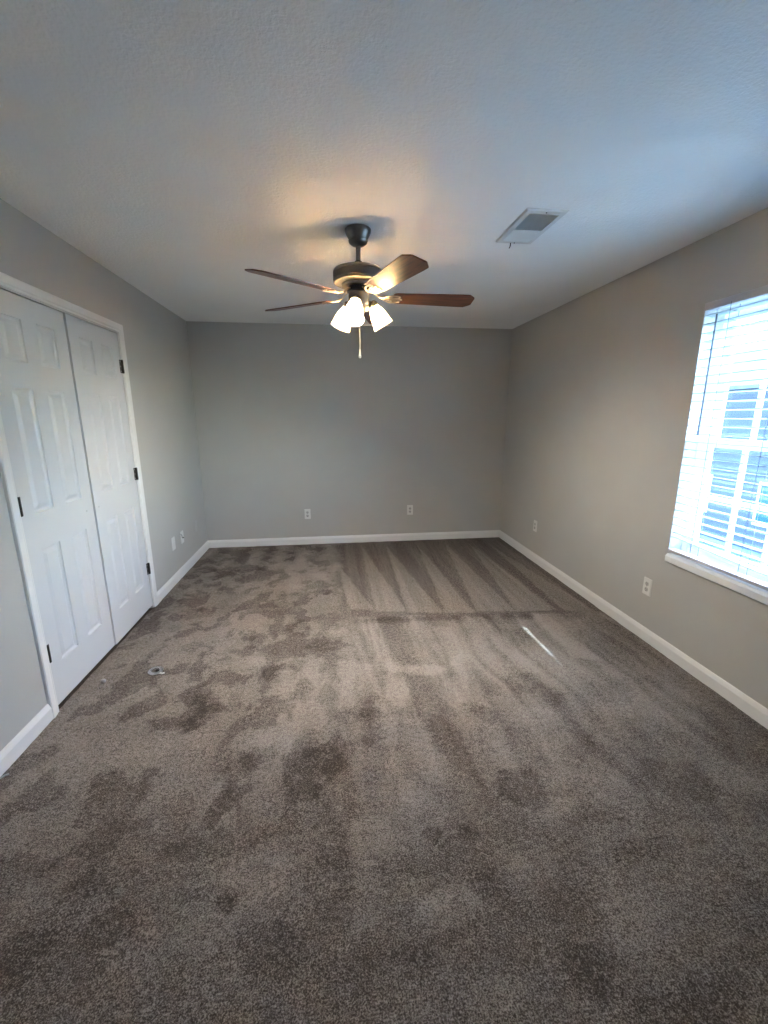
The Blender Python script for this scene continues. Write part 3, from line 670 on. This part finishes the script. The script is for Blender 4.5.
# ------------------------------------------------------------------ outlets and cover plates
def rrect(w, h, r, n=4):
    out = []
    for cx, cz, a0_ in ((w-r, h-r, 0), (-w+r, h-r, 90), (-w+r, -h+r, 180), (w-r, -h+r, 270)):
        for k in range(n+1):
            a = math.radians(a0_ + 90*k/n); out.append((cx+r*math.cos(a), cz+r*math.sin(a)))
    return out
def plate_bm(w=0.035, h=0.0585):
    bm = BM(); A = [bm.verts.new((u, 0, v)) for u, v in rrect(w, h, 0.004)]; B = [bm.verts.new((u, -0.0035, v)) for u, v in rrect(w, h, 0.004)]; C_ = [bm.verts.new((u, -0.006, v)) for u, v in rrect(w-0.004, h-0.004, 0.003)]
    n = len(A)
    for P_, Q_ in ((A, B), (B, C_)):
        for i in range(n): bm.faces.new((P_[i], P_[(i+1) % n], Q_[(i+1) % n], Q_[i]))
    bm.faces.new(C_); bm.faces.new(A[::-1]); return bm
def outlet(loc, rz, label):
    root = tag(empty('wall_outlet', loc, rz), label, 'outlet', 'duplex outlets low on the walls')
    obj('cover_plate', plate_bm(), 'plastic', root)
    for dz in (0.0195, -0.0195):
        bm = BM()
        pr = [(0.0165*math.cos(a), 0.0145*math.sin(a)+dz) for a in [2*PI*k/20 for k in range(20)]]
        pr = [(max(-0.0150, min(0.0150, u)), v) for u, v in pr]
        prism(bm, pr, 'y', -0.0075, -0.005)
        s = obj('socket', bm, 'socket', root)
        bm = BM()
        box(bm, -0.0075, -0.0052, -0.0079, -0.0070, dz-0.001, dz+0.008); box(bm, 0.0052, 0.0072, -0.0079, -0.0070, dz-0.001, dz+0.007)
        prism(bm, [(0.003*math.cos(2*PI*k/10), dz-0.008+0.003*math.sin(2*PI*k/10)) for k in range(10)], 'y', -0.0079, -0.0070)
        obj('slots', bm, 'slot', s)
    bm = BM(); lathe(bm, [(0, 0.0078), (0.0025, 0.0072), (0.0032, 0.0055)], (0, 0, 0), (0, -1, 0), 10)
    obj('screw', bm, 'steel', root)
    return root
outlet((1.148, D, 0.366), 0, 'white duplex outlet on the far wall, the left one of its two')
outlet((2.366, D, 0.380), 0, 'white duplex outlet on the far wall, the right one of its two')
outlet((W, 4.005, 0.374), -PI/2, 'white duplex outlet on the window wall near the far corner')
outlet((W, 2.411, 0.369), -PI/2, 'white duplex outlet on the window wall just below the window sill corner')
def blank_plate(loc, rz, m, label, jack=False):
    root = tag(empty('cover_plate', loc, rz), label, 'cover plate', 'cover plates on the left wall')
    obj('plate', plate_bm(), m, root, )
    for dz in (0.041, -0.041):
        bm = BM(); lathe(bm, [(0, 0.0072), (0.002, 0.0068), (0.0028, 0.0055)], (0, 0, dz), (0, -1, 0), 10)
        obj('screw', bm, 'painted_plate' if m == 'painted_plate' else 'plastic', root)
    if jack:
        bm = BM(); lathe(bm, [(0, 0.016), (0.0035, 0.016), (0.0048, 0.015), (0.0048, 0.008), (0.0075, 0.008), (0.0075, 0.0055)], (0, 0, -0.006), (0, -1, 0), 12)
        obj('cable_jack', bm, 'bronze', root)
        bm = BM(); tube(bm, [(-0.0335, -0.002, 0.036), (-0.038, -0.012, 0.030), (-0.040, -0.016, 0.018), (-0.038, -0.010, 0.008)], 0.0022, 6)
        obj('wire_end', bm, 'black', root)
    return root
blank_plate((0, 3.885, 0.360), PI/2, 'plastic', 'blank white cover plate on the left wall, the one nearest the closet')
blank_plate((0, 4.115, 0.356), PI/2, 'plastic', 'white cover plate with a dark cable jack between two blank plates', jack=True)
blank_plate((0, 4.537, 0.356), PI/2, 'painted_plate', 'pale grey painted blank plate nearest the far left corner')

# ------------------------------------------------------------------ small things on the carpet
bm = BM()
lathe(bm, [(0.012, 0.0), (0.022, 0.0), (0.025, 0.003), (0.022, 0.006), (0.016, 0.0075), (0.012, 0.005)], (0, 0, 0.0), (0.05, -0.05, 1), 28, closed=True)
r = empty('plastic_ring', (0.368, 2.398, 0.006)); r.scale = (1.7, 1.7, 1.5); tag(r, 'clear plastic ring lying on the carpet in front of the closet', 'plastic ring')
obj('ring', bm, 'clear', r, smooth=True)
bm = BM(); tube(bm, [(0.020, -0.018, 0.003), (0.030, -0.024, 0.005), (0.036, -0.020, 0.004)], 0.0028, 6)
obj('clip_tab', bm, 'plastic', r)
bm = BM(); lathe(bm, [(0, 0), (0.006, 0.0), (0.006, 0.003), (0.004, 0.0045), (0, 0.0045)], (0.004, 0.002, 0.0), (0, 0, 1), 14)
obj('core', bm, 'bronze', r)
bm = BM(); lathe(bm, [(0, 0.0), (0.0065, 0.0), (0.0075, 0.002), (0.007, 0.006), (0.0035, 0.009), (0.0035, 0.013), (0, 0.0135)], (0, 0, 0), (0.7, -0.3, 0.35), 12)
s = obj('metal_stud', bm, 'steel', smooth=True); s.location = (0.110, 2.324, 0.012); s.scale = (1.7, 1.7, 1.7); tag(s, 'tiny metal stud on the carpet beside the closet door', 'stud')
bm = BM(); tube(bm, [(0, 0, 0), (0.012, 0.010, 0.003), (0.022, 0.018, 0.0)], 0.0035, 6); lathe(bm, [(0, 0), (0.006, 0.0), (0.006, 0.004), (0, 0.005)], (-0.004, -0.004, 0), (0.3, 0.3, 1), 10)
s = obj('metal_screw', bm, 'steel', smooth=True); s.location = (0.024, 1.672, 0.006); s.scale = (1.0, 1.0, 1.0); tag(s, 'shiny metal screw on the carpet at the foot of the near left baseboard', 'screw')

# ------------------------------------------------------------------ outside the window
bm = BM(); box(bm, W+0.6, W+70, -45, 60, -3.2, -3.0)
struct('ground_1', bm, 'ground', 'ground outside the window', 'ground')
def house():
    X0 = W+12.0; ya, yb = 2.0, 26.0; zt = 2.35
    root = tag(empty('neighbouring_building', (X0, 14, -3.0)), 'bluish grey building seen through the blinds', 'building')
    inv = Matrix.Translation((-X0, -14, 3.0))
    bm = BM(); box(bm, X0, X0+9, ya, yb, -3.0, zt)
    obj('wall', bm, 'siding', root, mtx=inv)
    bm = BM(); prism(bm, [(X0-0.4, zt), (X0+9.4, zt), (X0+9.4, zt+0.12), (X0+4.5, zt+2.2), (X0-0.4, zt+0.12)], 'y', ya-0.4, yb+0.4)
    obj('roof', bm, 'shingle', root, mtx=inv)
    for z in (-2.0, 0.7):
        for y in (4.5, 8.0, 11.6, 14.6, 18, 21.5):
            bm = BM(); box(bm, X0-0.05, X0+0.02, y-0.6, y+0.6, z-0.1, z+1.35)
            f = obj('window', bm, 'vinyl', root, mtx=inv)
            bm = BM(); box(bm, X0-0.07, X0-0.045, y-0.5, y+0.5, z, z+0.6); box(bm, X0-0.07, X0-0.045, y-0.5, y+0.5, z+0.66, z+1.25)
            obj('pane', bm, 'dark_glass', f, mtx=inv)
house()
